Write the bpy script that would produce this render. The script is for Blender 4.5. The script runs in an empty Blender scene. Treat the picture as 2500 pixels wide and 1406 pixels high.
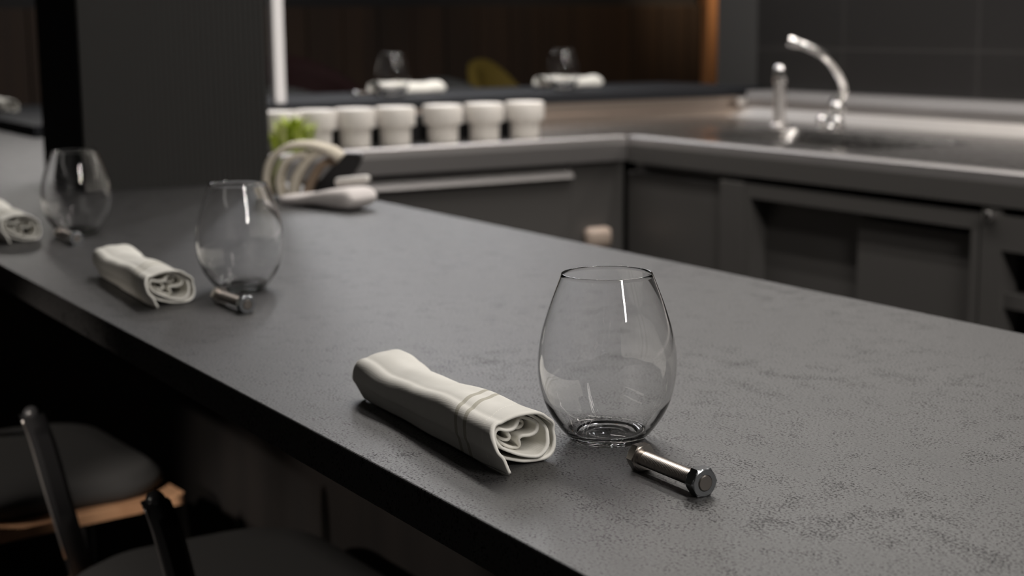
import bpy, bmesh, math, random
from math import pi, sin, cos, radians
from mathutils import Vector, Matrix

scene = bpy.context.scene
COL = scene.collection
random.seed(4)
ZC = 1.0            # height of the bar top and of the kitchen worktops above the floor

# ------------------------------------------------------------------ camera
cam_data = bpy.data.cameras.new('camera')
cam = bpy.data.objects.new('camera', cam_data); COL.objects.link(cam)
cam_data.sensor_width = 36.0
cam_data.lens = 3850.0 / 2500.0 * 36.0
_p, _y, _r = radians(9.54), radians(30.6), radians(0.6)
_fw = Vector((-cos(_y) * cos(_p), sin(_y) * cos(_p), -sin(_p)))
_r0 = Vector((sin(_y), cos(_y), 0.0)); _u0 = _r0.cross(_fw)
_rt = cos(_r) * _r0 - sin(_r) * _u0
_up = sin(_r) * _r0 + cos(_r) * _u0
cam.matrix_world = Matrix(((_rt.x, _up.x, -_fw.x, 0.0), (_rt.y, _up.y, -_fw.y, 0.0),
                           (_rt.z, _up.z, -_fw.z, ZC + 0.275), (0, 0, 0, 1)))
cam_data.dof.use_dof = True
cam_data.dof.focus_distance = 0.99
cam_data.dof.aperture_fstop = 7.8
cam_data.clip_start = 0.01
scene.camera = cam

# ------------------------------------------------------------------ world, lamps, exposure
world = bpy.data.worlds.new('world'); scene.world = world
world.use_nodes = True
world.node_tree.nodes['Background'].inputs[0].default_value = (0.9, 0.95, 1.0, 1)
world.node_tree.nodes['Background'].inputs[1].default_value = 0.002
vs = scene.view_settings
vs.view_transform = 'Standard'; vs.look = 'None'; vs.exposure = 0.0; vs.gamma = 1.0
vs.use_curve_mapping = False


def area(name, loc, size, power, color, target, spread=180.0):
    l = bpy.data.lights.new(name, 'AREA'); l.shape = 'RECTANGLE'
    l.size, l.size_y = size; l.energy = power; l.color = color; l.spread = radians(spread)
    o = bpy.data.objects.new(name, l); COL.objects.link(o); o.location = loc
    d = Vector(target) - Vector(loc)
    o.rotation_euler = d.to_track_quat('-Z', 'Y').to_euler() if abs(d.x) + abs(d.y) > 1e-6 else (0, 0, 0)
    return o


WARM = (1.0, 0.95, 0.90)
# pair of long ceiling tubes over the inner edge of the bar
for _dy in (-0.08, 0.08):
    area('bar_lamp_light', (-2.6, 1.44 + _dy, 2.815), (3.9, 0.03), 19.5, WARM, (-2.6, 1.44 + _dy, 0.0))
# three ceiling lamps at the far end of the room, beyond the pillar
for _y in (1.8, 2.3, 2.8):
    area('far_lamp_light', (-4.75, _y, 2.80), (0.10, 1.3), 4.4, (0.97, 0.97, 1.0), (-2.2, 0.55 * _y - 0.2, 1.0), 110.0)
# added unseen light, dressed as a pendant, to brighten the far-left counter
area('far_left_fill_light', (-5.5, 1.35, 2.165), (0.3, 0.3), 3.2, WARM, (-3.3, 0.8, 1.0), 140.0)
# lamp over the raised counter and the white tubs
area('counter_lamp_light', (-2.9, 2.0, 2.80), (0.06, 0.8), 3.4, WARM, (-3.6, 1.9, 1.0), 60.0)
# lamp along the kitchen wall over the sink
area('sink_lamp_light', (-2.0, 2.80, 1.92), (2.6, 0.03), 3.6, (1.0, 0.92, 0.84), (-2.0, 2.80, 0.0))
# kitchen ceiling lamp between bar and sink
area('kitchen_lamp_light', (-2.5, 2.45, 2.815), (1.6, 0.10), 26.0, WARM, (-2.5, 2.45, 0.0))
# pair of long ceiling tubes over the bar behind the camera
for _dy in (-0.07, 0.07):
    area('rear_lamp_light', (1.7, 0.85 + _dy, 2.815), (2.8, 0.03), 48.0, WARM, (1.7, 0.85 + _dy, 0.0))


def spot(name, loc, target, power, color, angle, blend, radius=0.04):
    l = bpy.data.lights.new(name, 'SPOT'); l.energy = power; l.color = color
    l.spot_size = radians(angle); l.spot_blend = blend; l.shadow_soft_size = radius
    o = bpy.data.objects.new(name, l); COL.objects.link(o); o.location = loc
    o.rotation_euler = (Vector(target) - Vector(loc)).to_track_quat('-Z', 'Y').to_euler()
    return o


# warm downlight beside the wooden post at the end of the panelling
spot('post_spot_light', (-5.2, 4.75, 2.7), (-5.95, 4.60, 1.78), 110.0, (1.0, 0.72, 0.45), 34, 0.8)
# added warm spot that brightens the right part of the wood panelling
spot('panelling_fill_light', (-4.9, 3.9, 2.75), (-5.98, 4.0, 1.0), 26.0, (1.0, 0.74, 0.48), 62, 0.9)
# added unseen spots that brighten only the bar chair seats
spot('seat_fill_light', (-3.2, -1.7, 2.6), (-2.20, 0.52, 0.63), 110.0, (1.0, 0.9, 0.8), 12, 0.5)
spot('seat_fill_light', (-1.35, -2.35, 2.1), (-1.66, 0.60, 0.62), 190.0, (1.0, 0.9, 0.8), 11.5, 0.4)
# added narrow spot that brightens the wooden seat corner under the bar
spot('seat_corner_fill_light', (0.2, -1.6, 2.4), (-2.05, 0.68, 0.634), 420.0, (1.0, 0.9, 0.8), 4.2, 0.7)
# added weak fill from the guest side, lifts the cabinet fronts
area('guest_fill_light', (-1.2, -2.0, 2.80), (2.4, 0.2), 2.0, WARM, (-1.2, -2.0, 0.0))


# ------------------------------------------------------------------ materials
def mat(name, color, rough=0.5, metal=0.0, spec=0.5, **kw):
    m = bpy.data.materials.new(name); m.use_nodes = True
    b = m.node_tree.nodes['Principled BSDF']
    b.inputs['Base Color'].default_value = (*color, 1)
    b.inputs['Roughness'].default_value = rough
    b.inputs['Metallic'].default_value = metal
    b.inputs['Specular IOR Level'].default_value = spec
    for k, v in kw.items():
        b.inputs[k].default_value = v
    return m


class N:
    """tiny node helper"""
    def __init__(self, m):
        self.t = m.node_tree; self.b = self.t.nodes['Principled BSDF']

    def add(self, kind, **props):
        n = self.t.nodes.new(kind)
        for k, v in props.items():
            if k.startswith('i_'):
                n.inputs[k[2:].replace('_', ' ')].default_value = v
            else:
                setattr(n, k, v)
        return n

    def link(self, a, b): self.t.links.new(a, b)

    def coords(self, scale=(1, 1, 1), kind='Object'):
        tc = self.add('ShaderNodeTexCoord'); mp = self.add('ShaderNodeMapping')
        mp.inputs['Scale'].default_value = scale
        self.link(tc.outputs[kind], mp.inputs['Vector']); return mp.outputs['Vector']

    def noise(self, vec, scale, detail=4.0, rough=0.55):
        n = self.add('ShaderNodeTexNoise'); n.inputs['Scale'].default_value = scale
        n.inputs['Detail'].default_value = detail; n.inputs['Roughness'].default_value = rough
        self.link(vec, n.inputs['Vector']); return n.outputs['Fac']

    def ramp(self, fac, stops):
        r = self.add('ShaderNodeValToRGB'); e = r.color_ramp.elements
        while len(e) < len(stops): e.new(0.5)
        for k, (p, c) in enumerate(stops):
            e[k].position = p; e[k].color = (c[0], c[1], c[2], 1) if hasattr(c, '__len__') else (c, c, c, 1)
        self.link(fac, r.inputs['Fac']); return r.outputs['Color']

    def math(self, op, a, b=None, clamp=False):
        n = self.add('ShaderNodeMath', operation=op, use_clamp=clamp)
        for k, v in enumerate((a, b)):
            if v is None: continue
            if isinstance(v, (int, float)): n.inputs[k].default_value = v
            else: self.link(v, n.inputs[k])
        return n.outputs[0]

    def mix(self, fac, a, b, mode='MIX'):
        n = self.add('ShaderNodeMix', data_type='RGBA', blend_type=mode)
        for sock, v in ((n.inputs[0], fac), (n.inputs[6], a), (n.inputs[7], b)):
            if isinstance(v, (int, float)): sock.default_value = v
            elif isinstance(v, tuple): sock.default_value = (*v, 1)
            else: self.link(v, sock)
        return n.outputs[2]

    def bump(self, height, strength, dist):
        n = self.add('ShaderNodeBump'); n.inputs['Strength'].default_value = strength
        n.inputs['Distance'].default_value = dist
        self.link(height, n.inputs['Height']); self.link(n.outputs['Normal'], self.b.inputs['Normal'])


def make_stone():
    m = mat('grey_stone_laminate', (0.1, 0.1, 0.1), 0.6); n = N(m)
    v = n.coords()
    big = n.noise(v, 6.0, 6.0, 0.62)
    mid = n.noise(v, 42.0, 5.0, 0.6)
    fine = n.noise(v, 560.0, 3.0, 0.62)
    fine2 = n.noise(v, 1100.0, 2.0, 0.6)
    tone = n.math('ADD', n.math('MULTIPLY', big, 0.6), n.math('MULTIPLY', mid, 0.4))
    base = n.ramp(tone, [(0.32, (0.010, 0.0096, 0.0097)), (0.5, (0.015, 0.0143, 0.0145)), (0.68, (0.023, 0.022, 0.0222))])
    dens = n.math('ADD', n.math('MULTIPLY', n.math('SUBTRACT', mid, 0.5), 0.45), n.math('MULTIPLY', n.math('SUBTRACT', big, 0.5), 0.30))
    thr = n.math('SUBTRACT', fine, dens)
    speck = n.ramp(thr, [(0.375, 1.0), (0.45, 0.0)])          # small dark pits, denser in patches
    col = n.mix(speck, base, (0.003, 0.003, 0.003))
    n.link(col, n.b.inputs['Base Color'])
    gloss = n.math('ADD', n.ramp(tone, [(0.30, 0.62), (0.70, 1.05)]), n.math('MULTIPLY', n.math('SUBTRACT', fine2, 0.5), 0.9))
    gloss = n.math('MULTIPLY', gloss, n.math('SUBTRACT', 1.0, n.math('MULTIPLY', speck, 0.85)), clamp=True)
    n.link(gloss, n.b.inputs['Specular IOR Level']); n.b.inputs['IOR'].default_value = 1.62
    n.link(n.ramp(fine, [(0.35, 0.58), (0.65, 0.47)]), n.b.inputs['Roughness'])
    h = n.math('ADD', n.math('MULTIPLY', fine, 0.6), n.math('MULTIPLY', fine2, 0.4))
    n.bump(h, 0.35, 0.0005)
    return m


def make_linen():
    m = mat('white_linen', (0.80, 0.78, 0.72), 0.9, spec=0.15); n = N(m)
    tc = n.add('ShaderNodeTexCoord'); sp = n.add('ShaderNodeSeparateXYZ'); n.link(tc.outputs['Object'], sp.inputs[0])
    d = n.math('SUBTRACT', n.math('MULTIPLY', sp.outputs[0], -1.0),
               n.math('MULTIPLY', n.math('ADD', sp.outputs[1], 0.025), 0.6))
    def band(c, w):
        return n.math('LESS_THAN', n.math('ABSOLUTE', n.math('SUBTRACT', d, c)), w)
    stripe = n.math('MAXIMUM', band(0.0335, 0.0023), band(0.0465, 0.0023))
    stitch = n.math('MULTIPLY', band(0.008, 0.0004),
                    n.math('GREATER_THAN', n.math('SINE', n.math('MULTIPLY', sp.outputs[1], 2400.0)), -0.2))
    v = n.coords()
    mott = n.noise(v, 60.0, 3.0)
    col = n.mix(mott, (0.74, 0.725, 0.67), (0.84, 0.825, 0.775))
    col = n.mix(stripe, col, (0.50, 0.48, 0.41))
    col = n.mix(stitch, col, (0.93, 0.91, 0.84))
    n.link(col, n.b.inputs['Base Color'])
    w = n.add('ShaderNodeTexWave', wave_type='BANDS', bands_direction='Y')
    w.inputs['Scale'].default_value = 380.0; w.inputs['Distortion'].default_value = 0.6
    n.link(n.coords((0.25, 1, 0.8)), w.inputs['Vector'])
    n.bump(n.math('ADD', w.outputs['Fac'], n.noise(v, 900.0, 2.0)), 0.06, 0.0004)
    return m


def make_steel(name, base=(0.56, 0.54, 0.52), rough=0.32, stretch=(1, 30, 30)):
    m = mat(name, base, rough, 1.0); n = N(m)
    f = n.noise(n.coords(stretch), 30.0, 4.0)
    n.link(n.ramp(f, [(0.3, rough - 0.05), (0.7, rough + 0.07)]), n.b.inputs['Roughness'])
    n.bump(f, 0.04, 0.0005)
    return m


def make_wood(name, a, b, rough=0.5, stretch=(1, 1, 0.08), scale=14.0, plank=0.0):
    m = mat(name, a, rough); n = N(m)
    f = n.noise(n.coords(stretch), scale, 6.0, 0.6)
    col = n.ramp(f, [(0.35, a), (0.65, b)])
    if plank:
        tc = n.add('ShaderNodeTexCoord'); sp = n.add('ShaderNodeSeparateXYZ'); n.link(tc.outputs['Object'], sp.inputs[0])
        fl = n.math('FLOOR', n.math('DIVIDE', sp.outputs[1], plank))
        wn = n.add('ShaderNodeTexWhiteNoise', noise_dimensions='1D'); n.link(fl, wn.inputs['W'])
        col = n.mix(1.0, col, n.ramp(wn.outputs['Value'], [(0.0, 0.65), (1.0, 1.15)]), 'MULTIPLY')
    n.link(col, n.b.inputs['Base Color'])
    n.bump(f, 0.1, 0.001)
    return m


def make_tile():
    m = mat('dark_wall_tile', (0.03, 0.029, 0.028), 0.4); n = N(m)
    br = n.add('ShaderNodeTexBrick', offset=0.0)
    br.inputs['Scale'].default_value = 1.0; br.inputs['Brick Width'].default_value = 0.477
    br.inputs['Row Height'].default_value = 0.30; br.inputs['Mortar Size'].default_value = 0.003
    br.inputs['Color1'].default_value = (0.016, 0.015, 0.015, 1)
    br.inputs['Color2'].default_value = (0.018, 0.017, 0.0165, 1)
    br.inputs['Mortar'].default_value = (0.035, 0.033, 0.032, 1)
    tc = n.add('ShaderNodeTexCoord'); sp = n.add('ShaderNodeSeparateXYZ'); cb = n.add('ShaderNodeCombineXYZ')
    n.link(tc.outputs['Object'], sp.inputs[0])
    n.link(n.math('ADD', sp.outputs[0], 3.239 + 0.477 * 4), cb.inputs[0])
    n.link(n.math('ADD', sp.outputs[2], 0.30 * 5 - 1.195), cb.inputs[1])
    n.link(cb.outputs[0], br.inputs['Vector'])
    n.link(br.outputs['Color'], n.b.inputs['Base Color'])
    return m


M = {}
M['stone'] = make_stone()
M['linen'] = make_linen()
M['steel'] = make_steel('brushed_steel', (0.40, 0.385, 0.37), 0.23)
M['steel_warm'] = make_steel('brownish_steel', (0.46, 0.385, 0.33), 0.36)
M['satin_chrome'] = make_steel('satin_chrome', (0.75, 0.72, 0.70), 0.38)
M['steel_edge'] = make_steel('satin_steel_edge', (0.36, 0.345, 0.34), 0.50)
M['steel_bright'] = make_steel('pale_steel_ledge', (0.80, 0.77, 0.74), 0.45)
M['steel_dark'] = make_steel('grey_steel_front', (0.14, 0.1335, 0.127), 0.42, (30, 30, 1))
M['steel_dark'].node_tree.nodes['Principled BSDF'].inputs['Metallic'].default_value = 0.35
M['bolt_steel'] = mat('bolt_steel', (0.50, 0.47, 0.44), 0.24, 1.0)
M['thread_steel'] = mat('thread_steel', (0.34, 0.31, 0.285), 0.36, 1.0)
M['nut_steel'] = mat('zinc_nut', (0.46, 0.48, 0.50), 0.22, 1.0)
M['chrome'] = mat('chrome', (0.80, 0.79, 0.78), 0.10, 1.0)
M['glass'] = mat('clear_glass', (1, 1, 1), 0.0, 0.0, 0.5, **{'Transmission Weight': 1.0, 'IOR': 1.5})
M['black_slab'] = mat('black_counter', (0.020, 0.021, 0.024), 0.6, spec=0.12)
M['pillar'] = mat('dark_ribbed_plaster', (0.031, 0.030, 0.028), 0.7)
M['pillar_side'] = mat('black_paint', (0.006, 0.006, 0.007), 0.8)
M['black'] = mat('black_metal', (0.012, 0.012, 0.013), 0.35)
M['seat'] = mat('black_seat_fabric', (0.045, 0.045, 0.046), 0.85)
M['ply'] = make_wood('plywood', (0.50, 0.27, 0.15), (0.66, 0.38, 0.22), 0.45, (0.1, 1, 1))
M['wood_wall'] = make_wood('dark_wood_panel', (0.018, 0.0085, 0.004), (0.036, 0.018, 0.008), 0.75, (1, 1, 0.06), 9.0, 0.16)
M['wood_jamb'] = make_wood('orange_wood', (0.42, 0.20, 0.09), (0.52, 0.27, 0.13), 0.45)
M['tile'] = make_tile()
M['grey_wall'] = mat('grey_paint', (0.040, 0.039, 0.038), 0.75)
M['dark_wall'] = mat('dark_paint', (0.010, 0.009, 0.010), 0.8)
M['floor'] = mat('dark_floor', (0.03, 0.028, 0.027), 0.6)
M['ceiling'] = mat('dark_ceiling', (0.03, 0.03, 0.03), 0.8)
M['under'] = make_wood('dark_brown_panel', (0.006, 0.0048, 0.0045), (0.010, 0.0078, 0.007), 0.6)
M['white_plastic'] = mat('white_plastic', (0.66, 0.63, 0.59), 0.45)
M['white_post'] = mat('pale_grey_paint', (0.80, 0.78, 0.78), 0.5)
M['cream_cloth'] = mat('cream_cloth', (0.66, 0.60, 0.50), 0.9, spec=0.1)
M['white_cloth'] = mat('white_cloth', (0.78, 0.73, 0.71), 0.9, spec=0.1)
M['tan'] = mat('tan_lining', (0.30, 0.22, 0.16), 0.9, spec=0.1)
M['green'] = mat('herb_green', (0.38, 0.47, 0.05), 0.55)
M['green2'] = mat('herb_green_pale', (0.60, 0.64, 0.24), 0.55)
M['beige'] = mat('beige_plastic', (0.50, 0.40, 0.33), 0.5)
M['yellow'] = mat('mustard_fabric', (0.13, 0.09, 0.010), 0.85)
M['red'] = mat('dark_red_fabric', (0.018, 0.0015, 0.002), 0.85)
M['chair_grey'] = mat('dark_grey_shell', (0.032, 0.033, 0.033), 0.5)
M['blue'] = mat('dark_blue_plastic', (0.01, 0.02, 0.06), 0.4)
M['void'] = mat('dark_recess', (0.006, 0.006, 0.006), 0.8)
M['housing'] = mat('white_lamp_housing', (0.6, 0.6, 0.6), 0.5)


# ------------------------------------------------------------------ geometry helpers
def obj(name, bm, material, parent=None, smooth=False, angle=None):
    me = bpy.data.meshes.new(name)
    bmesh.ops.recalc_face_normals(bm, faces=bm.faces)
    bm.to_mesh(me); bm.free()
    for m in (material if isinstance(material, (list, tuple)) else [material]): me.materials.append(m)
    if smooth:
        for p in me.polygons: p.use_smooth = True
        if angle is not None:
            me.set_sharp_from_angle(angle=radians(angle))
    o = bpy.data.objects.new(name, me); COL.objects.link(o)
    if parent is not None: o.parent = parent
    return o


def tag(o, label, cat, group=None):
    o['label'] = label; o['category'] = cat
    if group: o['group'] = group
    return o


def thing(name, label, cat, loc=(0, 0, 0), rz=0.0, group=None):
    o = bpy.data.objects.new(name, None); COL.objects.link(o)
    o.empty_display_size = 0.05
    o.location = loc; o.rotation_euler = (0, 0, rz)
    return tag(o, label, cat, group)


def struct(name, bm, m, label=None, **kw):
    o = obj(name, bm, m, **kw); o['kind'] = 'structure'
    if label: o['label'] = label
    return o


def children_of(o): return [c for c in COL.objects if c.parent is o]


def dup(root, loc, rz, label, group=None):
    r = root.copy(); COL.objects.link(r); r.location = loc; r.rotation_euler = (0, 0, rz); r['label'] = label
    if group: r['group'] = group
    for ch in children_of(root):
        c = ch.copy(); COL.objects.link(c); c.parent = r
        for g in children_of(ch):
            d = g.copy(); COL.objects.link(d); d.parent = c
    return r


def box(bm, x0, x1, y0, y1, z0, z1, bev=0.0, seg=2, mi=0):
    vs_ = [bm.verts.new((x, y, z)) for x in (x0, x1) for y in (y0, y1) for z in (z0, z1)]
    q = [(0, 1, 3, 2), (4, 6, 7, 5), (0, 4, 5, 1), (2, 3, 7, 6), (0, 2, 6, 4), (1, 5, 7, 3)]
    fs = [bm.faces.new([vs_[i] for i in f]) for f in q]
    for f in fs: f.material_index = mi
    if bev:
        es = {e for f in fs for e in f.edges}
        bmesh.ops.bevel(bm, geom=list(es), offset=bev, segments=seg, affect='EDGES', profile=0.5)
    return bm


def boxes(*specs, bev=0.0):
    bm = bmesh.new()
    for s in specs: box(bm, *s, bev=bev)
    return bm


def lathe(profile, n=64, bm=None, center=(0, 0, 0), close_ends=True):
    bm = bm or bmesh.new(); cx, cy, cz = center; rings = []
    for r, z in profile:
        if r < 1e-6:
            rings.append([bm.verts.new((cx, cy, cz + z))])
        else:
            rings.append([bm.verts.new((cx + r * cos(2 * pi * k / n), cy + r * sin(2 * pi * k / n), cz + z)) for k in range(n)])
    for a, b in zip(rings, rings[1:]):
        for k in range(n):
            k2 = (k + 1) % n
            if len(a) == 1 and len(b) == 1: continue
            if len(a) == 1: bm.faces.new((a[0], b[k], b[k2]))
            elif len(b) == 1: bm.faces.new((a[k], b[0], a[k2]))
            else: bm.faces.new((a[k], b[k], b[k2], a[k2]))
    if close_ends:
        for ring in (rings[0], rings[-1]):
            if len(ring) > 2: bm.faces.new(ring)
    return bm


def smooth_path(pts, sub=6, closed=False):
    P = [Vector(p) for p in pts]; out = []
    n = len(P)
    for i in range(n - (0 if closed else 1)):
        p0 = P[i - 1] if (i > 0 or closed) else P[0] * 2 - P[1]
        p1, p2 = P[i], P[(i + 1) % n]
        p3 = P[(i + 2) % n] if (i + 2 < n or closed) else p2 * 2 - p1
        for k in range(sub):
            t = k / sub
            out.append(0.5 * ((2 * p1) + (p2 - p0) * t + (2 * p0 - 5 * p1 + 4 * p2 - p3) * t * t + (3 * p1 - p0 - 3 * p2 + p3) * t ** 3))
    if not closed: out.append(P[-1])
    return out


def tube(path, radii, n=16, bm=None, caps=True):
    bm = bm or bmesh.new(); P = [Vector(p) for p in path]
    if isinstance(radii, (int, float)): radii = [radii] * len(P)
    rings = []; prev = None
    for i, p in enumerate(P):
        t = (P[min(i + 1, len(P) - 1)] - P[max(i - 1, 0)]).normalized()
        if prev is None:
            a = t.orthogonal().normalized()
        else:
            a = (prev - t * prev.dot(t)).normalized()
        prev = a; b = t.cross(a)
        rings.append([bm.verts.new(p + radii[i] * (cos(2 * pi * k / n) * a + sin(2 * pi * k / n) * b)) for k in range(n)])
    for r0, r1 in zip(rings, rings[1:]):
        for k in range(n):
            bm.faces.new((r0[k], r0[(k + 1) % n], r1[(k + 1) % n], r1[k]))
    if caps:
        bm.faces.new(rings[0]); bm.faces.new(rings[-1])
    return bm


def extrude_profile(pts2, a0, a1, axis='x', bm=None):
    """closed polygon pts2 swept from a0 to a1 along the axis; pts2 are the other two coordinates in xyz order"""
    bm = bm or bmesh.new()
    def v(a, p):
        return {'x': (a, p[0], p[1]), 'y': (p[0], a, p[1]), 'z': (p[0], p[1], a)}[axis]
    A = [bm.verts.new(v(a0, p)) for p in pts2]; B = [bm.verts.new(v(a1, p)) for p in pts2]
    n = len(pts2)
    for k in range(n): bm.faces.new((A[k], A[(k + 1) % n], B[(k + 1) % n], B[k]))
    bm.faces.new(A); bm.faces.new(B)
    return bm


def sheet(curve_at, ts, bm=None):
    """open surface through the rows curve_at(t)"""
    bm = bm or bmesh.new(); rows = [[bm.verts.new(p) for p in curve_at(t)] for t in ts]
    for a, b in zip(rows, rows[1:]):
        for k in range(len(a) - 1): bm.faces.new((a[k], a[k + 1], b[k + 1], b[k]))
    return bm


def solidify(o, th, offset=0.0, sub=0):
    m = o.modifiers.new('thickness', 'SOLIDIFY'); m.thickness = th; m.offset = offset
    if sub:
        s = o.modifiers.new('smooth', 'SUBSURF'); s.levels = sub; s.render_levels = sub
    return o


# ------------------------------------------------------------------ the setting
H = 2.9
struct('floor', boxes((-7.6, 4.1, -2.6, 6.4, -0.1, 0.0)), M['floor'])
struct('ceiling', boxes((-7.6, 4.1, -2.6, 6.4, H, H + 0.1)), M['ceiling'])
struct('wall_back', boxes((-3.60, 4.0, 2.96, 3.14, 0.0, H)), M['tile'], 'dark grey large-tile wall behind the sink')
struct('wall_end', boxes((-3.785, -3.60, 2.96, 3.14, 0.0, H)), M['grey_wall'], 'narrow plain grey wall end beside the dark tiles')
struct('wall_left', boxes((-6.2, -6.0, -2.6, 6.4, 0.0, H)), M['dark_wall'])
struct('wall_right', boxes((4.0, 4.1, -2.6, 3.14, 0.0, H)), M['dark_wall'])
struct('wall_front', boxes((-6.2, 4.1, -2.6, -2.5, 0.0, H)), M['dark_wall'])
bm = bmesh.new(); y = -2.5
while y < 4.58:
    y1 = min(y + 0.155, 4.58); box(bm, -6.0, -5.975, y, y1, 0.0, ZC + 0.347, bev=0.003, seg=1); y = y1 + 0.004
struct('trim_1', bm, M['wood_wall'], 'dark brown wooden wall panelling behind the raised counter')
bm = boxes((-6.0, -5.93, 4.58, 4.665, 0.0, 2.4), bev=0.004)
struct('trim_2', bm, M['wood_jamb'], 'orange-brown wooden post at the end of the panelling')

# ribbed pillar standing on the bar
px0, px1, py0, py1 = -2.92, -2.655, 0.735, 1.068
prof = [(px0, py0), (px1, py0)]
nr = 34; w = (py1 - py0) / nr
for k in range(nr):
    a = py0 + k * w
    for q in range(5):
        prof.append((px1 + 0.0038 * sin(pi * (q + 0.5) / 5), a + w * (q + 0.5) / 5))
prof += [(px1, py1), (px0, py1)]
bm = extrude_profile(prof, ZC + 0.0005, H, 'z')
pil = struct('pillar', bm, [M['pillar'], M['pillar_side']], 'black square pillar with a finely ribbed face standing on the bar')
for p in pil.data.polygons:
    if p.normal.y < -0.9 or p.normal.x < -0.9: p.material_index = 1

# ------------------------------------------------------------------ the bar
BY0, BY1, BX0, BX1 = 0.417, 1.083, -5.2, 0.9
bar = thing('bar_counter', 'long dark grey stone-look bar counter running from foreground to pillar', 'counter', (0, 0, 0))
bm = boxes((BX0, BX1, BY0, BY1, ZC - 0.028, ZC), bev=0.0012)
top = obj('countertop', bm, M['stone'], bar)
bm = boxes((BX0, BX1, 0.80, 0.83, 0.02, ZC - 0.028), (BX0, BX1, 1.035, 1.06, 0.02, ZC - 0.028),
           (BX0, BX1, 0.83, 1.035, 0.02, 0.05))
obj('front_panel', bm, M['under'], bar)
bm = boxes((BX0, BX1, 0.84, 1.03, 0.0, 0.10))
obj('plinth', bm, M['black'], bar)

# ------------------------------------------------------------------ things laid on the bar
GLASS = [(0.0, 0.0016), (0.012, 0.0012), (0.0190, 0.0005), (0.0225, 0.0), (0.0252, 0.0012), (0.0278, 0.0046), (0.0320, 0.0094), (0.0382, 0.0186),
         (0.0424, 0.0280), (0.0449, 0.0375), (0.0461, 0.0469), (0.04605, 0.0563), (0.0450, 0.0657), (0.0431, 0.0751),
         (0.0403, 0.0845), (0.0371, 0.0939), (0.0335, 0.1033), (0.03015, 0.1118)]


def glass_mesh():
    outer = [(v.x, v.y) for v in smooth_path([(r, z, 0) for r, z in GLASS], 4)]
    th = 0.0011
    outer_side = [p for p in outer if p[0] > 0.0315 or p[1] > 0.02]
    inner = []
    for r, z in reversed(outer_side):
        if z < 0.0125: continue
        t = th + max(0.0, (0.028 - z)) * 0.10
        inner.append((r - t, z))
    inner += [(0.0296, 0.0098), (0.0270, 0.0072), (0.0236, 0.0052), (0.0180, 0.0045), (0.0100, 0.0042), (0.0, 0.0041)]
    rim = [(0.03000, 0.11225), (0.02965, 0.11240), (0.02930, 0.11225)]
    return lathe(outer + rim + inner, 128, close_ends=False)


g0 = obj('stemless_glass', glass_mesh(), M['glass'], smooth=True)
g0.location = (-0.848, 0.574, ZC + 0.0003)
tag(g0, 'large clear stemless wine glass in sharp focus between napkin and bolt', 'glass', 'stemless glasses on the counters')

SECTION = [(-17.5, 0.5), (-19.8, 4.7), (-22.8, 11.0), (-26.2, 15.1), (-27.6, 19.9), (-27.8, 24.8), (-26.3, 28.9), (-23.2, 31.2), (-19.1, 31.6), (-15.0, 33.0), (-8.8, 34.3), (-2.5, 34.7), (5.2, 34.2), (11.5, 32.4), (16.5, 29.0), (21.4, 25.8), (24.4, 22.6), (25.1, 18.4), (26.4, 13.8), (26.6, 9.4), (25.3, 5.2), (22.0, 2.3), (17.7, 1.1), (10.6, 1.0), (2.8, 1.5), (-3.5, 3.0), (-9.8, 5.0), (-14.6, 8.0), (-18.7, 12.2), (-22.4, 16.1), (-24.8, 20.1), (-25.5, 23.9), (-24.3, 27.4), (-21.2, 29.2), (-15.7, 30.2), (-8.8, 31.4), (-1.8, 32.2), (5.2, 31.5), (11.5, 28.7), (17.1, 24.5), (20.3, 19.7), (20.5, 14.1), (19.5, 9.2), (16.7, 5.9), (12.4, 3.6), (4.9, 4.8), (-2.1, 6.9), (-9.0, 10.1), (-14.5, 13.1), (-19.0, 17.4), (-21.2, 21.4), (-21.3, 25.1), (-18.8, 26.7), (-12.3, 24.5), (-6.1, 24.6), (-2.6, 27.0), (0.2, 29.9), (5.1, 28.7), (10.1, 26.8), (14.3, 24.3), (15.1, 21.4), (13.4, 18.2), (8.6, 16.9), (3.3, 17.1), (1.6, 15.0), (3.4, 11.6), (4.1, 9.0), (1.4, 8.3), (-3.5, 9.8), (-9.0, 13.2), (-13.1, 16.6), (-17.2, 19.9), (-18.6, 22.3), (-15.8, 23.2), (-10.3, 22.0), (-6.1, 22.9), (-1.9, 24.6), (3.7, 24.6), (8.6, 24.0), (9.0, 21.7), (5.1, 20.6), (-1.9, 22.0), (-5.3, 21.7), (-4.8, 19.0), (-3.2, 16.3), (-4.8, 14.5), (-9.0, 15.9), (-13.1, 18.7)]


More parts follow.
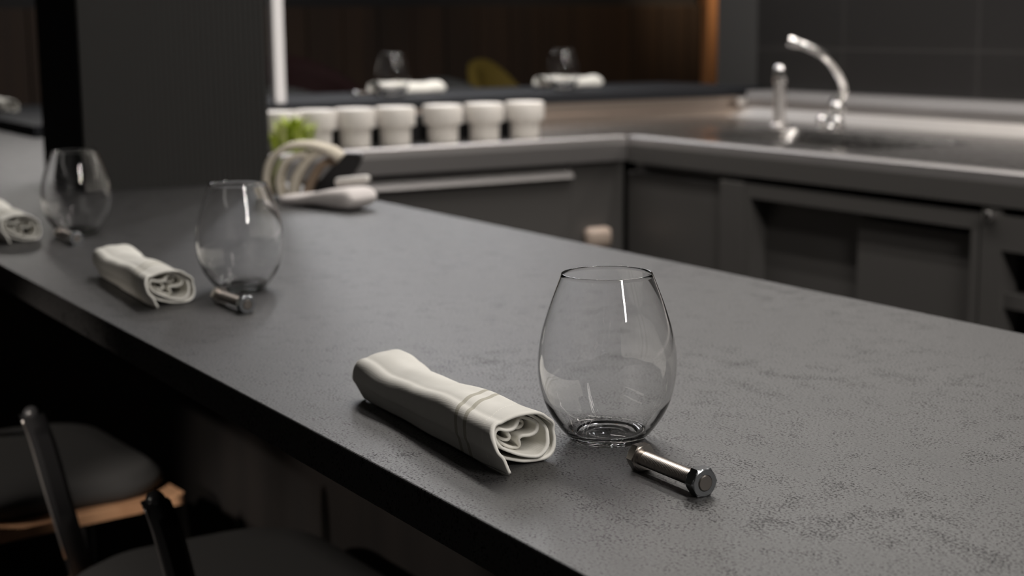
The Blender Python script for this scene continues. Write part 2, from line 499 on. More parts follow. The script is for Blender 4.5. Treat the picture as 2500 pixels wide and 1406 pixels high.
def napkin_mesh(seed=0, length=0.232, squash=1.0):
    rnd = random.Random(seed)
    sec = smooth_path([(a * 0.001, b * 0.001, 0) for a, b in SECTION], 3)
    ph = [rnd.uniform(0, 6.28) for _ in range(4)]
    # height, half-width and sideways drift along the roll, near end -> far end
    def lerp(tab, t):
        for (a, va), (b, vb) in zip(tab, tab[1:]):
            if t <= b:
                u = (t - a) / (b - a); u = u * u * (3 - 2 * u); return va + (vb - va) * u
        return tab[-1][1]
    hh = [(0, 1.0), (0.12, 0.97), (0.30, 1.0), (0.55, 0.90), (0.74, 0.86), (0.88, 0.98), (0.96, 0.97), (1.0, 0.86)]
    ww = [(0, 1.0), (0.15, 0.93), (0.5, 0.86), (0.75, 0.88), (0.9, 0.98), (0.96, 0.97), (1.0, 0.88)]
    cc = [(0, 0.0), (0.4, 0.004), (0.7, 0.009), (1.0, 0.014)]
    N_ = 44

    def row(t):
        out = []; h = lerp(hh, t) * squash; w_ = lerp(ww, t); c = lerp(cc, t)
        n_ = len(sec)
        for i, p in enumerate(sec):
            y, z = p.x, p.y
            ang = math.atan2(z - 0.017, y)
            wob = 1.0 + 0.018 * sin(3 * ang + 5 * t + ph[0]) * min(1, 4 * t) + 0.012 * sin(5 * ang - 9 * t + ph[1]) * min(1, 4 * t)
            zz = 0.0 + z * h * (1.0 + (wob - 1.0) * min(1.0, z / 0.02))
            yy = y * w_ * wob + c
            # the tail of the cloth leaves the roll only near the front end
            if i < 12:
                k = min(1.0, t / 0.10); yy += (0.003 * (1 - i / 12)) * -k
            x = -length * t
            # the edge of the cloth is not cut square: folds step in and out
            edge = (1 - min(1.0, t / 0.12))
            x += edge * (0.0045 * sin(i * 0.045 + 1.0) + 0.002 * sin(i * 0.21) - 0.00006 * i)
            # skew of the near end: right side sits back, tip of the cloth comes forward
            x += edge * (-0.10 * y + 0.004 * (1 - min(1, i / 20)))
            if t > 0.93:
                k = (t - 0.93) / 0.07
                x += 0.010 * k * k * (abs(z - 0.016) / 0.017) ** 2
            out.append((x, yy, zz + 0.0009))
        return out
    ts = [(k / N_) ** 1.15 for k in range(N_ + 1)]
    bm = sheet(row, ts)
    # close the folded far end with a soft cap
    far = row(1.0)
    ring = [far[i] for i in range(6, 80)]
    cx = sum(p[0] for p in ring) / len(ring); cy = sum(p[1] for p in ring) / len(ring); cz = sum(p[2] for p in ring) / len(ring)
    rows = []
    for s in (0.995, 0.9, 0.75, 0.5, 0.2):
        rows.append([bm.verts.new((cx - 0.004 * (1 - s * s), cy + (p[1] - cy) * s, cz + (p[2] - cz) * s)) for p in ring])
    for a, b in zip(rows, rows[1:]):
        for k in range(len(a)):
            bm.faces.new((a[k], a[(k + 1) % len(a)], b[(k + 1) % len(a)], b[k]))
    bm.faces.new(rows[-1])
    return bm


def napkin(loc, rz, label, seed=0, squash=1.0, length=0.232):
    o = obj('rolled_napkin', napkin_mesh(seed, length, squash), M['linen'], smooth=True)
    solidify(o, 0.0019, 0.0)
    o.location = loc; o.rotation_euler = (0, 0, rz)
    return tag(o, label, 'napkin', 'rolled linen napkins on the counters')


napkin((-0.818, 0.493, ZC), 0.0, 'rolled white linen napkin with two beige stripes, nearest in sharp focus', 0)
napkin((-1.507, 0.497, ZC), 0.0, 'rolled white napkin in front of the second glass along the bar', 1, 1.0, 0.235)
napkin((-2.075, 0.488, ZC), 0.0, 'rolled white napkin cut by left picture edge beside the farthest bar glass', 2, 1.02)


def hexring(bm, x, r, n_=6, flat=True, rot=0.0):
    return [bm.verts.new((x, r * cos(2 * pi * k / n_ + rot), r * sin(2 * pi * k / n_ + rot))) for k in range(n_)]


def hex_nut_bm(x0, x1, af, chamfer0, chamfer1, hole=None):
    """hexagonal prism along x with flats top and bottom, corners turned down by a chamfer cone"""
    n_ = 72; rc = af / math.sqrt(3); bm = bmesh.new()
    def hexr(a):
        a = (a + pi / 6) % (pi / 3) - pi / 6       # flats face +-z
        return af / 2 / cos(a)
    def ring(x, rmax):
        out = []
        for k in range(n_):
            ang = 2 * pi * k / n_ + pi / 2
            r = min(hexr(ang - pi / 2), rmax)
            out.append(bm.verts.new((x, r * cos(ang), r * sin(ang))))
        return out
    rin = af / 2 * 0.95
    seq = []
    if hole: seq.append(ring(x0, hole))
    if chamfer0: seq += [ring(x0, rin), ring(x0 + 0.0003, af / 2 * 1.005), ring(x0 + 0.0010, rc * 1.01)]
    else: seq.append(ring(x0, rc * 1.01))
    if chamfer1: seq += [ring(x1 - 0.0010, rc * 1.01), ring(x1 - 0.0003, af / 2 * 1.005), ring(x1, rin)]
    else: seq.append(ring(x1, rc * 1.01))
    if hole: seq.append(ring(x1, hole)); seq.append(seq[0])
    for a, b in zip(seq, seq[1:]):
        for k in range(n_):
            try: bm.faces.new((a[k], a[(k + 1) % n_], b[(k + 1) % n_], b[k]))
            except ValueError: pass
    if not hole:
        bm.faces.new(seq[0]); bm.faces.new(seq[-1])
    return bm


def make_bolt(loc, rz, label):
    af = 0.0165
    t = thing('hex_bolt', label, 'bolt', loc, rz, 'hex bolts with nuts on the counters')
    zc = af / 2
    bm = hex_nut_bm(-0.0700, -0.0632, af, True, False)
    tube([(-0.0633, 0, 0), (-0.0625, 0, 0)], af / 2 * 0.93, 48, bm)
    for v in bm.verts: v.co.z += zc
    obj('bolt_head', bm, M['bolt_steel'], t)
    # threaded shank
    path, rad = [], []
    pitch = 0.00145; x = -0.0628
    path.append((x, 0, zc)); rad.append(0.0050)
    x = -0.0600
    path.append((x, 0, zc)); rad.append(0.0050)
    while x < -0.0016:
        path += [(x + pitch * 0.35, 0, zc), (x + pitch * 0.5, 0, zc), (x + pitch * 0.85, 0, zc), (x + pitch, 0, zc)]
        rad += [0.0043, 0.0043, 0.0050, 0.0050]; x += pitch
    path += [(0.0002, 0, zc), (0.0007, 0, zc)]; rad += [0.0047, 0.0043]
    obj('threaded_shank', tube(path, rad, 40), M['thread_steel'], t, smooth=True, angle=28)
    bm = hex_nut_bm(-0.0084, 0.0, af, True, True, hole=0.00505)
    for v in bm.verts: v.co.z += zc
    obj('hex_nut', bm, M['nut_steel'], t)
    return t


b0 = make_bolt((-0.7095, 0.5495, ZC + 0.0002), radians(-1.0), 'steel hex bolt and nut in sharp focus right of nearest glass')
GB = 'hex bolts with nuts on the counters'
dup(b0, (-1.425, 0.545, ZC + 0.0002), radians(3), 'blurred steel bolt lying against the foot of the second bar glass', GB)
dup(b0, (-2.005, 0.540, ZC + 0.0002), radians(2), 'blurred steel bolt by the farthest bar glass near the pillar', GB)

GG = 'stemless glasses on the counters'
dup(g0, (-1.563, 0.592, ZC + 0.0003), 0, 'blurred clear stemless glass, second along the bar, behind a rolled napkin', GG)
dup(g0, (-2.122, 0.574, ZC + 0.0003), 0, 'blurred clear stemless glass farthest along the bar, in front of pillar', GG)

# ------------------------------------------------------------------ raised counter across the far end
RX0, RX1, RZ = -4.06, -3.575, ZC + 0.088
rc_ = thing('raised_counter', 'black raised counter across the back carrying two napkins and glasses', 'counter')
obj('countertop', boxes((RX0, RX1, 1.09, 2.955, RZ - 0.025, RZ), bev=0.0015), M['black_slab'], rc_)
obj('base_panel', boxes((RX0 + 0.25, RX1 - 0.02, 1.10, 2.95, 0.0, RZ - 0.025)), M['black'], rc_)
sc_ = thing('side_counter', 'low black counter end beyond the bar at far left', 'counter')
obj('countertop', boxes((-5.2, -4.07, 1.003, 1.45, ZC + 0.0003, ZC + 0.030), bev=0.0015), M['black_slab'], sc_)
obj('base_panel', boxes((-5.19, -4.08, 1.09, 1.44, 0.0, ZC + 0.0003)), M['black_slab'], sc_)

napkin((-3.86, 1.862, RZ), radians(-90), 'rolled white napkin on the black counter left of centre', 3, 0.95, 0.196)
napkin((-3.90, 2.412, RZ), radians(-90), 'rolled white napkin on the black counter nearest the wooden post', 4, 0.95, 0.190)
napkin((-4.80, 1.118, ZC + 0.030), radians(0), 'white napkin end at far left picture edge beyond the bar', 5)
dup(g0, (-3.72, 1.845, RZ + 0.0003), 0, 'small blurred glass before the left napkin on the black counter', GG)
dup(g0, (-3.74, 2.385, RZ + 0.0003), 0, 'small blurred glass before the right napkin on the black counter', GG)
dup(b0, (-3.78, 1.760, RZ + 0.0002), radians(-88), 'tiny blurred bolt left of the left napkin on the black counter', GB)
dup(b0, (-3.86, 2.360, RZ + 0.0002), radians(-88), 'tiny blurred bolt left of the right napkin on the black counter', GB)

# pale upright strip next to the pillar
t = obj('upright_post', boxes((-3.612, -3.582, 1.462, 1.489, RZ, H), bev=0.002), M['white_post'])
tag(t, 'slim pale grey vertical post standing on black counter right of pillar', 'post')

# ------------------------------------------------------------------ steel kitchen worktops
WZ = ZC + 0.008
wt = thing('sink_worktop', 'long stainless steel sink worktop along the tiled wall', 'worktop')
SX0, SX1 = -3.544, 0.6
bx0, bx1, by0, by1 = -3.02, -2.45, 2.30, 2.60
bm = boxes((SX0, bx0, 2.106, 2.80, WZ - 0.02, WZ), (bx1, SX1, 2.106, 2.80, WZ - 0.02, WZ),
           (bx0, bx1, 2.106, by0, WZ - 0.02, WZ), (bx0, bx1, by1, 2.80, WZ - 0.02, WZ))
obj('worktop_surface', bm, M['steel'], wt)
bm = extrude_profile([(2.063, ZC), (2.0665, ZC + 0.016), (2.070, ZC + 0.0185), (2.076, ZC + 0.019), (2.098, ZC + 0.0185), (2.106, WZ), (2.106, WZ - 0.02), (2.066, ZC - 0.04), (2.063, ZC - 0.04)], -2.962, SX1, 'x')
obj('front_edge', bm, M['steel_edge'], wt)
bm = boxes((-2.955, SX1, 2.062, 2.066, ZC - 0.04, ZC - 0.001))
obj('front_fascia', bm, M['steel_dark'], wt)
# sunken bowl
bm = bmesh.new(); d = 0.17
corn = []
def rrect(x0, x1, y0, y1, r, z):
    out = []
    for cx, cy, a0 in ((x1 - r, y1 - r, 0), (x0 + r, y1 - r, 90), (x0 + r, y0 + r, 180), (x1 - r, y0 + r, 270)):
        for k in range(7):
            a = radians(a0 + 15 * k); out.append(bm.verts.new((cx + r * cos(a), cy + r * sin(a), z)))
    return out
rings = [rrect(bx0 - 0.012, bx1 + 0.012, by0 - 0.012, by1 + 0.012, 0.03, WZ + 0.0005), rrect(bx0 - 0.008, bx1 + 0.008, by0 - 0.008, by1 + 0.008, 0.03, WZ + 0.0015),
         rrect(bx0 + 0.002, bx1 - 0.002, by0 + 0.002, by1 - 0.002, 0.04, WZ + 0.0005), rrect(bx0 + 0.012, bx1 - 0.012, by0 + 0.012, by1 - 0.012, 0.05, WZ - 0.03),
         rrect(bx0 + 0.02, bx1 - 0.02, by0 + 0.02, by1 - 0.02, 0.06, WZ - d + 0.02), rrect(bx0 + 0.05, bx1 - 0.05, by0 + 0.05, by1 - 0.05, 0.06, WZ - d)]
for a, b in zip(rings, rings[1:]):
    for k in range(len(a)): bm.faces.new((a[k], a[(k + 1) % len(a)], b[(k + 1) % len(a)], b[k]))
bm.faces.new(rings[-1])
obj('sink_bowl', bm, M['steel'], wt, smooth=True, angle=40)
# coved strip and upstand at the back
us = thing('steel_upstand', 'long pale steel upstand with bright coved strip along foot of tiled wall', 'upstand')
bm = extrude_profile([(2.801, WZ - 0.02), (2.801, WZ), (2.815, WZ + 0.003), (2.864, WZ + 0.023), (2.872, WZ + 0.024), (2.872, WZ - 0.02)], SX0, SX1, 'x')
obj('coved_ledge', bm, M['steel_bright'], us)
bm = extrude_profile([(2.872, WZ - 0.02), (2.872, WZ + 0.048), (2.880, WZ + 0.070), (2.958, WZ + 0.071), (2.958, WZ - 0.02)], SX0, SX1, 'x')
obj('backsplash', bm, M['steel_edge'], us)

lw = thing('corner_worktop', 'stainless steel worktop under the white tubs', 'worktop')
bm = boxes((-3.5445, -3.006, 1.09, 2.105, WZ - 0.02, WZ))
obj('worktop_surface', bm, M['steel'], lw)
bm = extrude_profile([(-2.963, ZC), (-2.9655, ZC + 0.016), (-2.968, ZC + 0.0185), (-2.973, ZC + 0.019), (-2.998, ZC + 0.0185), (-3.006, WZ), (-3.006, WZ - 0.02), (-2.966, ZC - 0.036), (-2.963, ZC - 0.036)], 1.09, 2.062, 'y')
obj('front_edge', bm, M['steel_edge'], lw)
ri = thing('steel_riser', 'brownish steel riser strip below the black raised counter', 'upstand')
bm = extrude_profile([(-3.574, WZ - 0.02), (-3.574, ZC + 0.062), (-3.566, ZC + 0.062), (-3.562, ZC + 0.034), (-3.548, ZC + 0.030), (-3.5455, WZ), (-3.5455, WZ - 0.02)], 1.09, 2.955, 'y')
obj('riser_panel', bm, M['steel_warm'], ri)
bm = boxes((-3.5455, -3.530, 2.840, 2.870, WZ + 0.03, ZC + 0.060), bev=0.003)
obj('corner_strip', bm, M['steel_bright'], ri)

# base cabinets
CY = 2.078
c1 = thing('steel_cabinet', 'dark steel base cabinet with flat panel in the worktop corner', 'cabinet', (0.025, 0, 0))
bm = boxes((-3.005, -2.61, CY + 0.021, 2.85, 0.10, ZC - 0.042)); obj('carcass', bm, M['steel_dark'], c1)
bm = boxes((-3.013, -2.665, CY, CY + 0.02, 0.12, ZC - 0.065), bev=0.003); obj('door', bm, M['steel_dark'], c1)
bm = boxes((-2.655, -2.575, CY - 0.012, CY + 0.03, 0.0, ZC - 0.055), bev=0.003); obj('corner_post', bm, M['steel_dark'], c1)
c2 = thing('sliding_door_cabinet', 'dark steel base cabinet with two sliding doors below the sink', 'cabinet', (0.025, 0, 0))
bm = boxes((-2.572, -1.935, CY - 0.01, CY + 0.03, ZC - 0.085, ZC - 0.055), (-2.572, -2.556, CY - 0.01, 2.80, 0.1, ZC - 0.085),
           (-1.955, -1.935, CY - 0.01, 2.80, 0.1, ZC - 0.085), (-2.572, -1.935, CY - 0.01, 2.80, 0.0, 0.1), (-2.572, -1.935, 2.78, 2.80, 0.1, ZC - 0.085))
obj('carcass', bm, M['steel_dark'], c2)
bm = boxes((-2.556, -2.22, CY + 0.032, CY + 0.045, 0.1, ZC - 0.09), bev=0.002); obj('sliding_door', bm, M['steel_dark'], c2)
bm = boxes((-2.26, -1.972, CY + 0.012, CY + 0.03, 0.1, ZC - 0.098), bev=0.002); obj('sliding_door', bm, M['steel_dark'], c2)
c3 = thing('open_cabinet', 'dark open-fronted steel unit at right edge under the worktop', 'cabinet', (0.025, 0, 0))
bm = boxes((-1.93, -1.885, CY - 0.012, CY + 0.03, 0.0, ZC - 0.045), (-1.885, 0.4, CY - 0.012, CY + 0.03, ZC - 0.115, ZC - 0.055), (-1.885, 0.4, CY, CY + 0.6, 0.0, 0.10),
           (-1.885, 0.4, CY + 0.55, CY + 0.6, 0.1, ZC - 0.045), (0.36, 0.4, CY, CY + 0.6, 0.1, ZC - 0.045), (-1.885, 0.4, CY, CY + 0.58, ZC - 0.215, ZC - 0.19), (-1.885, 0.4, CY + 0.01, CY + 0.58, 0.52, 0.545))
obj('carcass', bm, M['steel_dark'], c3)
bm = lathe([(0.0, 0.0), (0.011, 0.0), (0.012, 0.006), (0.009, 0.012), (0.0, 0.014)], 24)
bmesh.ops.rotate(bm, verts=bm.verts, cent=(0, 0, 0), matrix=Matrix.Rotation(radians(90), 3, 'X'))
bmesh.ops.translate(bm, verts=bm.verts, vec=(-1.911, CY - 0.012, ZC - 0.059))
obj('knob', bm, M['chrome'], c3, smooth=True, angle=40)
bt = obj('blue_tub', boxes((-1.86, -1.60, 2.13, 2.42, 0.545, 0.70), bev=0.012), M['blue'])
tag(bt, 'dark blue plastic tub on the shelf at right picture edge', 'tub')

c4 = thing('drawer_cabinet', 'dark steel base cabinet with wide finger-pull drawer below white tubs', 'cabinet')
CX = -2.99
bm = boxes((-3.50, CX - 0.02, 1.10, 2.07, 0.10, ZC - 0.036)); obj('carcass', bm, M['steel_dark'], c4)
bm = boxes((CX - 0.02, CX, 1.10, 1.925, 0.12, ZC - 0.067), (CX - 0.02, CX, 1.925, 2.07, 0.12, ZC - 0.036), bev=0.002)
dr = obj('drawer', bm, M['steel_dark'], c4)
bm = extrude_profile([(CX - 0.004, ZC - 0.072), (CX + 0.018, ZC - 0.072), (CX + 0.019, ZC - 0.069), (CX + 0.008, ZC - 0.049), (CX + 0.005, ZC - 0.049), (CX + 0.006, ZC - 0.064), (CX - 0.004, ZC - 0.064)], 1.10, 1.922, 'y')
obj('finger_pull', bm, M['steel_edge'], dr)
bm = boxes((CX, CX + 0.03, 1.955, 2.022, ZC - 0.235, ZC - 0.187), bev=0.012)
lt = obj('latch', bm, M['beige'], c4, smooth=True); lt['label'] = 'beige rounded latch'

# ------------------------------------------------------------------ tap and dispenser
tp = thing('kitchen_tap', 'chrome swan-neck kitchen tap behind the sink', 'tap', (-3.0, 2.722, WZ))
bm = lathe([(0.024, 0.0), (0.025, 0.004), (0.022, 0.009), (0.017, 0.013), (0.016, 0.036), (0.018, 0.040), (0.018, 0.058), (0.014, 0.066), (0.012, 0.078)], 40)
obj('tap_body', bm, M['chrome'], tp, smooth=True, angle=40)
sp_ = smooth_path([(0.016, 0, 0.070), (0.027, 0.0, 0.085), (0.038, -0.020, 0.125), (0.050, -0.080, 0.176), (0.036, -0.122, 0.201), (0.004, -0.160, 0.218)], 8)
obj('spout', tube(sp_, [0.0105] * (len(sp_) - 5) + [0.0105, 0.0125, 0.0135, 0.0135, 0.0125], 24), M['chrome'], tp, smooth=True, angle=50)
for s in (-1, 1):
    bm = tube([(s * 0.010, -0.008, 0.016), (s * 0.022, -0.014, 0.013)], 0.009, 20)
    bmesh.ops.create_uvsphere(bm, u_segments=24, v_segments=14, radius=0.0155, matrix=Matrix.Translation((s * 0.028, -0.018, 0.0165)))
    obj('handle', bm, M['chrome'], tp, smooth=True, angle=50)
bm = bmesh.new(); bmesh.ops.create_uvsphere(bm, u_segments=32, v_segments=18, radius=0.0195, matrix=Matrix.Translation((0.012, -0.006, 0.050)))
obj('hub', bm, M['chrome'], tp, smooth=True)

sd = thing('chrome_column', 'slim upright chrome post with domed top left of the tap', 'dispenser', (-3.127, 2.647, WZ))
bm = lathe([(0.022, 0.0), (0.022, 0.004), (0.0165, 0.008), (0.0155, 0.02), (0.0150, 0.106), (0.0150, 0.110)], 36)
obj('body', bm, M['satin_chrome'], sd, smooth=True, angle=40)
bm = lathe([(0.0160, 0.110), (0.0170, 0.112), (0.0170, 0.140), (0.0150, 0.149), (0.009, 0.155), (0.0, 0.157)], 36)
obj('domed_cap', bm, M['chrome'], sd, smooth=True, angle=50)

# ------------------------------------------------------------------ row of white tubs
def make_tub(loc, label):
    t_ = thing('lidded_tub', label, 'tub', loc, 0, 'white lidded tubs on the steel worktop')
    bm = lathe([(0.0335, 0.0), (0.0345, 0.002), (0.0355, 0.040), (0.0358, 0.048), (0.0, 0.048)], 40)
    obj('body', bm, M['white_plastic'], t_, smooth=True, angle=40)
    bm = lathe([(0.036, 0.041), (0.0450, 0.041), (0.0462, 0.043), (0.0466, 0.078), (0.0450, 0.083), (0.042, 0.084), (0.038, 0.082), (0.0, 0.082)], 48)
    obj('lid', bm, M['white_plastic'], t_, smooth=True, angle=40)
    return t_


tub_spots = [(1.315, 'white lidded tub half hidden behind the green herbs'), (1.397, 'white lidded tub just right of the green herbs'),
             (1.491, 'white lidded tub third from the pillar, above the dark holder'), (1.591, 'white lidded tub left of the wide gap in the row'),
             (1.713, 'white lidded tub right of the wide gap in the row'), (1.822, 'white lidded tub second from the right end of its row'),
             (1.932, 'white lidded tub at the right end of its row')]
tub0 = None
for yy, lab in tub_spots:
    loc = (-3.20, yy, WZ)
    if tub0 is None: tub0 = make_tub(loc, lab)
    else: dup(tub0, loc, 0, lab, 'white lidded tubs on the steel worktop')

rk = obj('gap_shade_strip', boxes((-3.270, -3.255, 1.235, 1.955, WZ, WZ + 0.060), bev=0.002), M['black'])  # black strip added to darken the gaps between the tubs
tag(rk, 'low black strip added behind the white tubs to darken their gaps', 'strip')

# ------------------------------------------------------------------ herbs
hb = thing('herb_bunch', 'bunch of bright green leaves between pillar and white tubs', 'herbs', (-3.095, 1.292, WZ))
bm = bmesh.new(); bm2 = bmesh.new()
rnd = random.Random(9)
for k in range(150):
    tgt = bm if k % 3 else bm2
    a = rnd.uniform(0, 2 * pi); lean = rnd.uniform(0.0, 0.045); h_ = rnd.uniform(0.035, 0.088)
    base = Vector((rnd.gauss(0, 0.012), rnd.gauss(0, 0.016), 0.0))
    tip = base + Vector((lean * cos(a), lean * sin(a), h_)); mid_ = base.lerp(tip, 0.55) + Vector((0, 0, 0.012))
    w_ = rnd.uniform(0.004, 0.010); side = Vector((-sin(a), cos(a), 0)) * w_
    p = [base - side * 0.2, base + side * 0.2, mid_ + side, tip + Vector((0.006 * cos(a), 0.006 * sin(a), -0.006)), mid_ - side]
    vv = [tgt.verts.new(q) for q in p]
    tgt.faces.new((vv[0], vv[1], vv[2], vv[4])); tgt.faces.new((vv[4], vv[2], vv[3]))
o = obj('leaves', bm, M['green'], hb); solidify(o, 0.0006)
o = obj('leaves', bm2, M['green2'], hb); solidify(o, 0.0006)

# ------------------------------------------------------------------ looped cloths, holder, towel at the far corner of the bar
def ribbon(name, path, depth_vec, mt, parent, th=0.006, sub=5):
    P = smooth_path(path, sub); dv = Vector(depth_vec)
    bm = sheet(lambda s: [p + dv * s for p in P], [-0.5, -0.17, 0.17, 0.5])
    o = obj(name, bm, mt, parent, smooth=True); solidify(o, th); return o


lp = thing('looped_cloths', 'cream folded cloths looped upright beside the pillar', 'cloths', (-2.347, 1.002, ZC + 0.004), radians(59.4))
dv = (0.0, 0.060, 0.0)
ribbon('loop', [(-0.052, 0, 0.0), (-0.059, 0, 0.022), (-0.052, 0, 0.056), (-0.030, 0, 0.077), (0.0, 0, 0.083), (0.033, 0, 0.077), (0.055, 0, 0.064)], dv, M['cream_cloth'], lp, 0.009)
ribbon('loop', [(-0.034, -0.004, 0.0), (-0.038, -0.004, 0.028), (-0.028, -0.004, 0.054), (-0.010, -0.004, 0.066), (0.008, -0.004, 0.068)], dv, M['cream_cloth'], lp, 0.008)
ribbon('loop', [(-0.018, 0.004, 0.0), (-0.012, 0.004, 0.028), (0.004, 0.004, 0.054), (0.024, 0.004, 0.070), (0.044, 0.004, 0.072), (0.060, 0.004, 0.060)], dv, M['cream_cloth'], lp, 0.013)
ribbon('lining', [(0.001, 0.012, 0.0), (0.014, 0.012, 0.028), (0.030, 0.012, 0.050), (0.052, 0.012, 0.057)], (0, 0.05, 0), M['tan'], lp, 0.012)['label'] = 'tan inner fold'
ribbon('green_edge', [(-0.047, 0.02, 0.008), (-0.050, 0.02, 0.030), (-0.040, 0.02, 0.058)], (0, 0.02, 0), M['green'], lp, 0.003)['label'] = 'green inner edge'

kb = thing('black_holder', 'slanted black holder leaning behind the white folded towel', 'holder', (-2.372, 1.0, ZC), radians(59.4))
bm = extrude_profile([(0.012, 0.0), (0.060, 0.0), (0.075, 0.012), (0.100, 0.050), (0.102, 0.066), (0.072, 0.067)], 0.032, 0.075, 'y')
bmesh.ops.bevel(bm, geom=list(bm.edges), offset=0.003, segments=2, affect='EDGES')
obj('block', bm, M['black'], kb)

tw = thing('folded_towel', 'thick white folded towel at the inner edge of the bar by the black holder', 'towel', (-2.204, 0.995, ZC), radians(18))
bm = bmesh.new()
def towel_row(t_):
    x = -0.090 + 0.165 * t_
    h_ = 0.012 + 0.022 * min(1, t_ * 1.1); wv = 0.030
    out = []
    for k in range(25):
        a = 2 * pi * k / 24
        e = 0.55
        cy = wv * math.copysign(abs(cos(a)) ** e, cos(a)); cz = math.copysign(abs(sin(a)) ** e, sin(a))
        shrink = 1.0 if t_ < 0.86 else math.sqrt(max(0.02, 1 - ((t_ - 0.86) / 0.14) ** 2))
        out.append((x, -0.012 + cy * (0.75 + 0.25 * shrink), h_ / 2 + 0.5 * h_ * cz * shrink + 0.0015 * sin(9 * t_ + a)))
    return out
sheet(towel_row, [k / 24 for k in range(25)], bm)
bmesh.ops.remove_doubles(bm, verts=bm.verts, dist=1e-5)
bmesh.ops.holes_fill(bm, edges=bm.edges, sides=0)
zmin = min(v.co.z for v in bm.verts)
for v in bm.verts: v.co.z -= zmin - 0.0002
obj('towel_body', bm, M['white_cloth'], tw, smooth=True)
sh = obj('white_spatula', boxes((-0.028, 0.028, -0.009, 0.009, 0.0, 0.013), bev=0.0055), M['white_plastic'], smooth=True)
sh.location = (-2.183, 1.012, ZC + 0.0345); sh.rotation_euler = (0, radians(-6), radians(45))
tag(sh, 'short white plastic handle lying on top of the folded towel', 'handle')

# ------------------------------------------------------------------ bar chairs on the guest side
def make_stool(loc, rz, label):
    t_ = thing('bar_chair', label, 'chair', loc, rz, 'bar chairs along the guest side')
    sz = ZC - 0.38
    def plan(w0, w1, y0, y1, r, z, bm_):
        pts = []
        for (cx, cy, a0) in ((w1 - r, y1 - r, 0), (-w1 + r, y1 - r, 90), (-w0 + r, y0 + r, 180), (w0 - r, y0 + r, 270)):
            for k in range(9):
                a = radians(a0 + 11.25 * k); pts.append(bm_.verts.new((cx + r * cos(a), cy + r * sin(a), z)))
        return pts
    def stack(levels):
        bm_ = bmesh.new(); R_ = [plan(*l, bm_) for l in levels]
        for a, b in zip(R_, R_[1:]):
            for k in range(len(a)): bm_.faces.new((a[k], a[(k + 1) % len(a)], b[(k + 1) % len(a)], b[k]))
        bm_.faces.new(R_[0]); bm_.faces.new(R_[-1]); return bm_
    bm = stack([(0.222, 0.200, -0.17, 0.152, 0.012, sz), (0.222, 0.200, -0.17, 0.152, 0.012, sz + 0.014)])
    obj('seat_board', bm, M['ply'], t_)
    bm = stack([(0.178, 0.183, -0.15, 0.143, 0.085, sz + 0.014), (0.186, 0.190, -0.160, 0.150, 0.085, sz + 0.024), (0.186, 0.190, -0.160, 0.148, 0.085, sz + 0.038), (0.172, 0.172, -0.14, 0.132, 0.085, sz + 0.050), (0.12, 0.12, -0.09, 0.09, 0.06, sz + 0.055)])
    obj('seat_cushion', bm, M['seat'], t_, smooth=True, angle=60)
    for sx in (-1, 1):
        path = [(sx * 0.200, -0.120, sz + 0.006), (sx * 0.200, -0.145, sz + 0.12), (sx * 0.200, -0.160, sz + 0.19), (sx * 0.200, -0.170, sz + 0.222)]
        bm = bmesh.new()
        P = smooth_path(path, 6)
        rows = []
        for i, p in enumerate(P):
            tt = i / (len(P) - 1); hw = 0.0080 + 0.004 * sin(pi * tt); hd = 0.013
            rows.append([bm.verts.new((p.x + dx * hw, p.y + dy * hd, p.z)) for dx, dy in ((-1, -0.6), (-0.6, -1), (0.6, -1), (1, -0.6), (1, 0.6), (0.6, 1), (-0.6, 1), (-1, 0.6))])
        for a, b in zip(rows, rows[1:]):
            for k in range(8): bm.faces.new((a[k], a[(k + 1) % 8], b[(k + 1) % 8], b[k]))
        bm.faces.new(rows[0]); bm.faces.new(rows[-1])
        po = obj('back_post', bm, M['black'], t_, smooth=True, angle=40)
        bm = bmesh.new(); bmesh.ops.create_uvsphere(bm, u_segments=20, v_segments=12, radius=0.0095, matrix=Matrix.Translation(P[-1]))
        obj('post_cap', bm, M['black_gloss'], po, smooth=True)
        pth = [(q.x + 0.007 - 0.006 * sin(pi * i / (len(P) - 1)), q.y - 0.0136, q.z) for i, q in enumerate(P)]
        obj('highlight_line', tube(pth[2:-1], 0.0016, 8), M['satin_chrome'], po, smooth=True)  # thin pale line standing in for the highlight along the post
    bm = tube([(-0.20, -0.175, sz + 0.004), (0.20, -0.175, sz + 0.004)], 0.006, 12)
    obj('back_rail', bm, M['black'], t_, smooth=True)
    for sx in (-1, 1):
        for sy in (-0.13, 0.13):
            bm = tube([(sx * 0.17, sy, sz + 0.002), (sx * 0.195, sy * 1.35, 0.0)], [0.013, 0.011], 12)
            obj('leg', bm, M['black'], t_, smooth=True)
    bm = tube([(sx_ * 0.187, sy_ * 0.157, 0.22) for sx_, sy_ in ((-1, -1), (1, -1), (1, 1), (-1, 1), (-1, -1))], 0.008, 10)
    obj('foot_rail', bm, M['black'], t_, smooth=True)
    return t_


M['black_gloss'] = mat('black_gloss_cap', (0.03, 0.03, 0.032), 0.18)
st = make_stool((-1.588, 0.594, 0), radians(2), 'black bar chair at bottom edge with two upright posts in view')
dup(st, (-2.243, 0.5195, 0), radians(4), 'black bar chair at left with pale wood seat corner showing', 'bar chairs along the guest side')

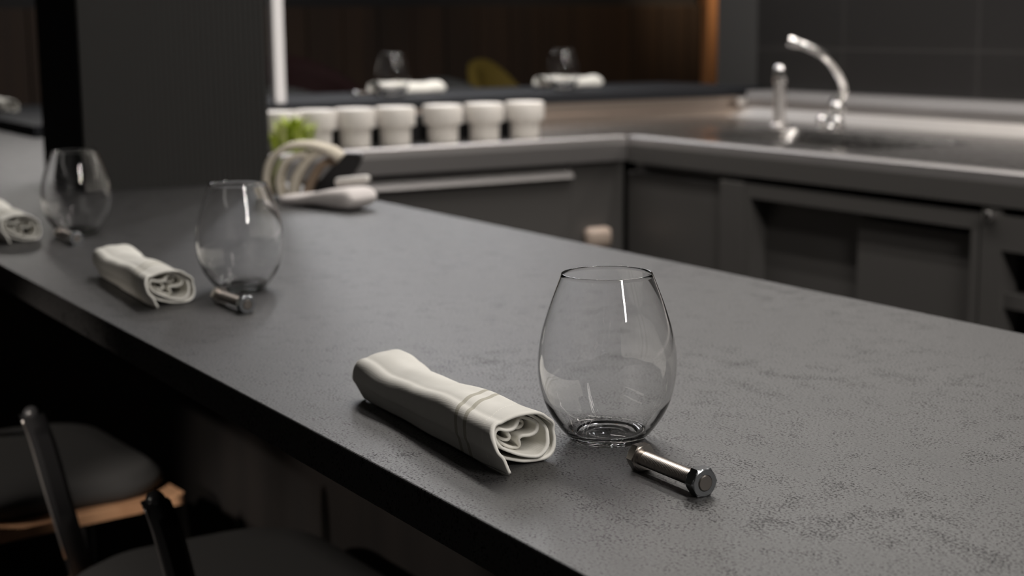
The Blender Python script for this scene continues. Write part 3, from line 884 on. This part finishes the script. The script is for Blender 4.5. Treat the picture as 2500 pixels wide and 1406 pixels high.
# ------------------------------------------------------------------ chairs behind the raised counter
def far_chair(loc, rz, label, m_seat, hgt=0.55, w_=0.22, grp='chairs beyond the raised counter'):
    t_ = thing('tub_chair', label, 'chair', loc, rz, grp)
    bm = bmesh.new(); n_ = 17
    def row(t2):
        out = []
        for k in range(n_):
            a = radians(-100 + 200 * k / (n_ - 1))
            z = hgt + (0.36 * t2) * (0.55 + 0.45 * cos(a * 0.9))
            r_ = w_ * (1.0 + 0.06 * t2)
            out.append((-r_ * cos(a), r_ * sin(a), z))
        return out
    sheet(row, [k / 6 for k in range(7)], bm)
    o = obj('backrest', bm, m_seat, t_, smooth=True); solidify(o, 0.035)
    bm = lathe([(0.0, hgt - 0.03), (w_ * 0.92, hgt - 0.03), (w_ * 0.96, hgt), (w_ * 0.94, hgt + 0.04), (0.0, hgt + 0.05)], 32)
    obj('seat', bm, m_seat, t_, smooth=True, angle=50)
    for sx in (-1, 1):
        for sy in (-1, 1):
            obj('leg', tube([(sx * 0.10, sy * 0.10, hgt - 0.03), (sx * 0.17, sy * 0.17, 0.0)], 0.011, 10), M['black'], t_, smooth=True)
    return t_


far_chair((-5.2, 3.05, 0), radians(20), 'mustard chair back blurred behind the raised counter', M['yellow'], 0.78, 0.115)
far_chair((-4.75, 2.62, 0), radians(0), 'dark grey chair back between the two napkins on black counter', M['chair_grey'], 0.73, 0.17)
far_chair((-5.5, 2.40, 0), radians(10), 'dark red chair back barely seen near the pale post', M['red'], 0.80, 0.20)
far_chair((-4.85, 2.06, 0), radians(0), 'black chair back left of the left napkin on black counter', M['chair_grey'], 0.71, 0.20)

# ------------------------------------------------------------------ lamp housings
def housing(x0, x1, y, z0, z1, label):
    t_ = thing('linear_lamp', label, 'lamp')
    obj('housing', boxes((x0, x1, y - 0.035, y + 0.035, z0, z1), bev=0.004), M['housing'], t_)
    return t_


housing(-4.57, -0.63, 1.36, 2.82, H, 'long linear ceiling lamp over the bar, the one nearer the guests')
housing(-4.57, -0.63, 1.52, 2.82, H, 'long linear ceiling lamp over the bar, the one nearer the kitchen')
for _y, _w in ((1.8, 'nearest the guests'), (2.3, 'in the middle of its row'), (2.8, 'nearest the tiled wall')):
    housing(-5.35, -4.1, _y, 2.83, H, 'ceiling lamp beyond the pillar, ' + _w)
housing(0.3, 3.1, 0.78, 2.83, H, 'long linear ceiling lamp behind the viewpoint, the one nearer the guests')
housing(0.3, 3.1, 0.92, 2.83, H, 'long linear ceiling lamp behind the viewpoint, the one nearer the kitchen')
housing(-3.3, -1.7, 2.45, 2.83, H, 'linear ceiling lamp over the sink worktop')
housing(-3.3, -2.5, 2.0, 2.83, H, 'short ceiling lamp in front of the black raised counter')
t = housing(-3.32, -0.68, 2.82, 1.925, 1.975, 'linear lamp bracketed to the tiled wall over the sink')
for _x in (-3.0, -1.0):
    obj('bracket', boxes((_x, _x + 0.03, 2.85, 2.958, 1.94, 1.97)), M['housing'], t)

pn = thing('far_left_fill_pendant', 'small unseen pendant added to brighten the far-left counter', 'lamp', (-5.5, 1.35, 0))  # unseen shade and cord added around the far-left fill light
obj('shade', lathe([(0.04, 2.36), (0.10, 2.33), (0.23, 2.20), (0.225, 2.20), (0.095, 2.32), (0.03, 2.35)], 40), M['housing'], pn, smooth=True, angle=40)
obj('cord', tube([(0, 0, 2.35), (0, 0, H)], 0.004, 8), M['black'], pn)
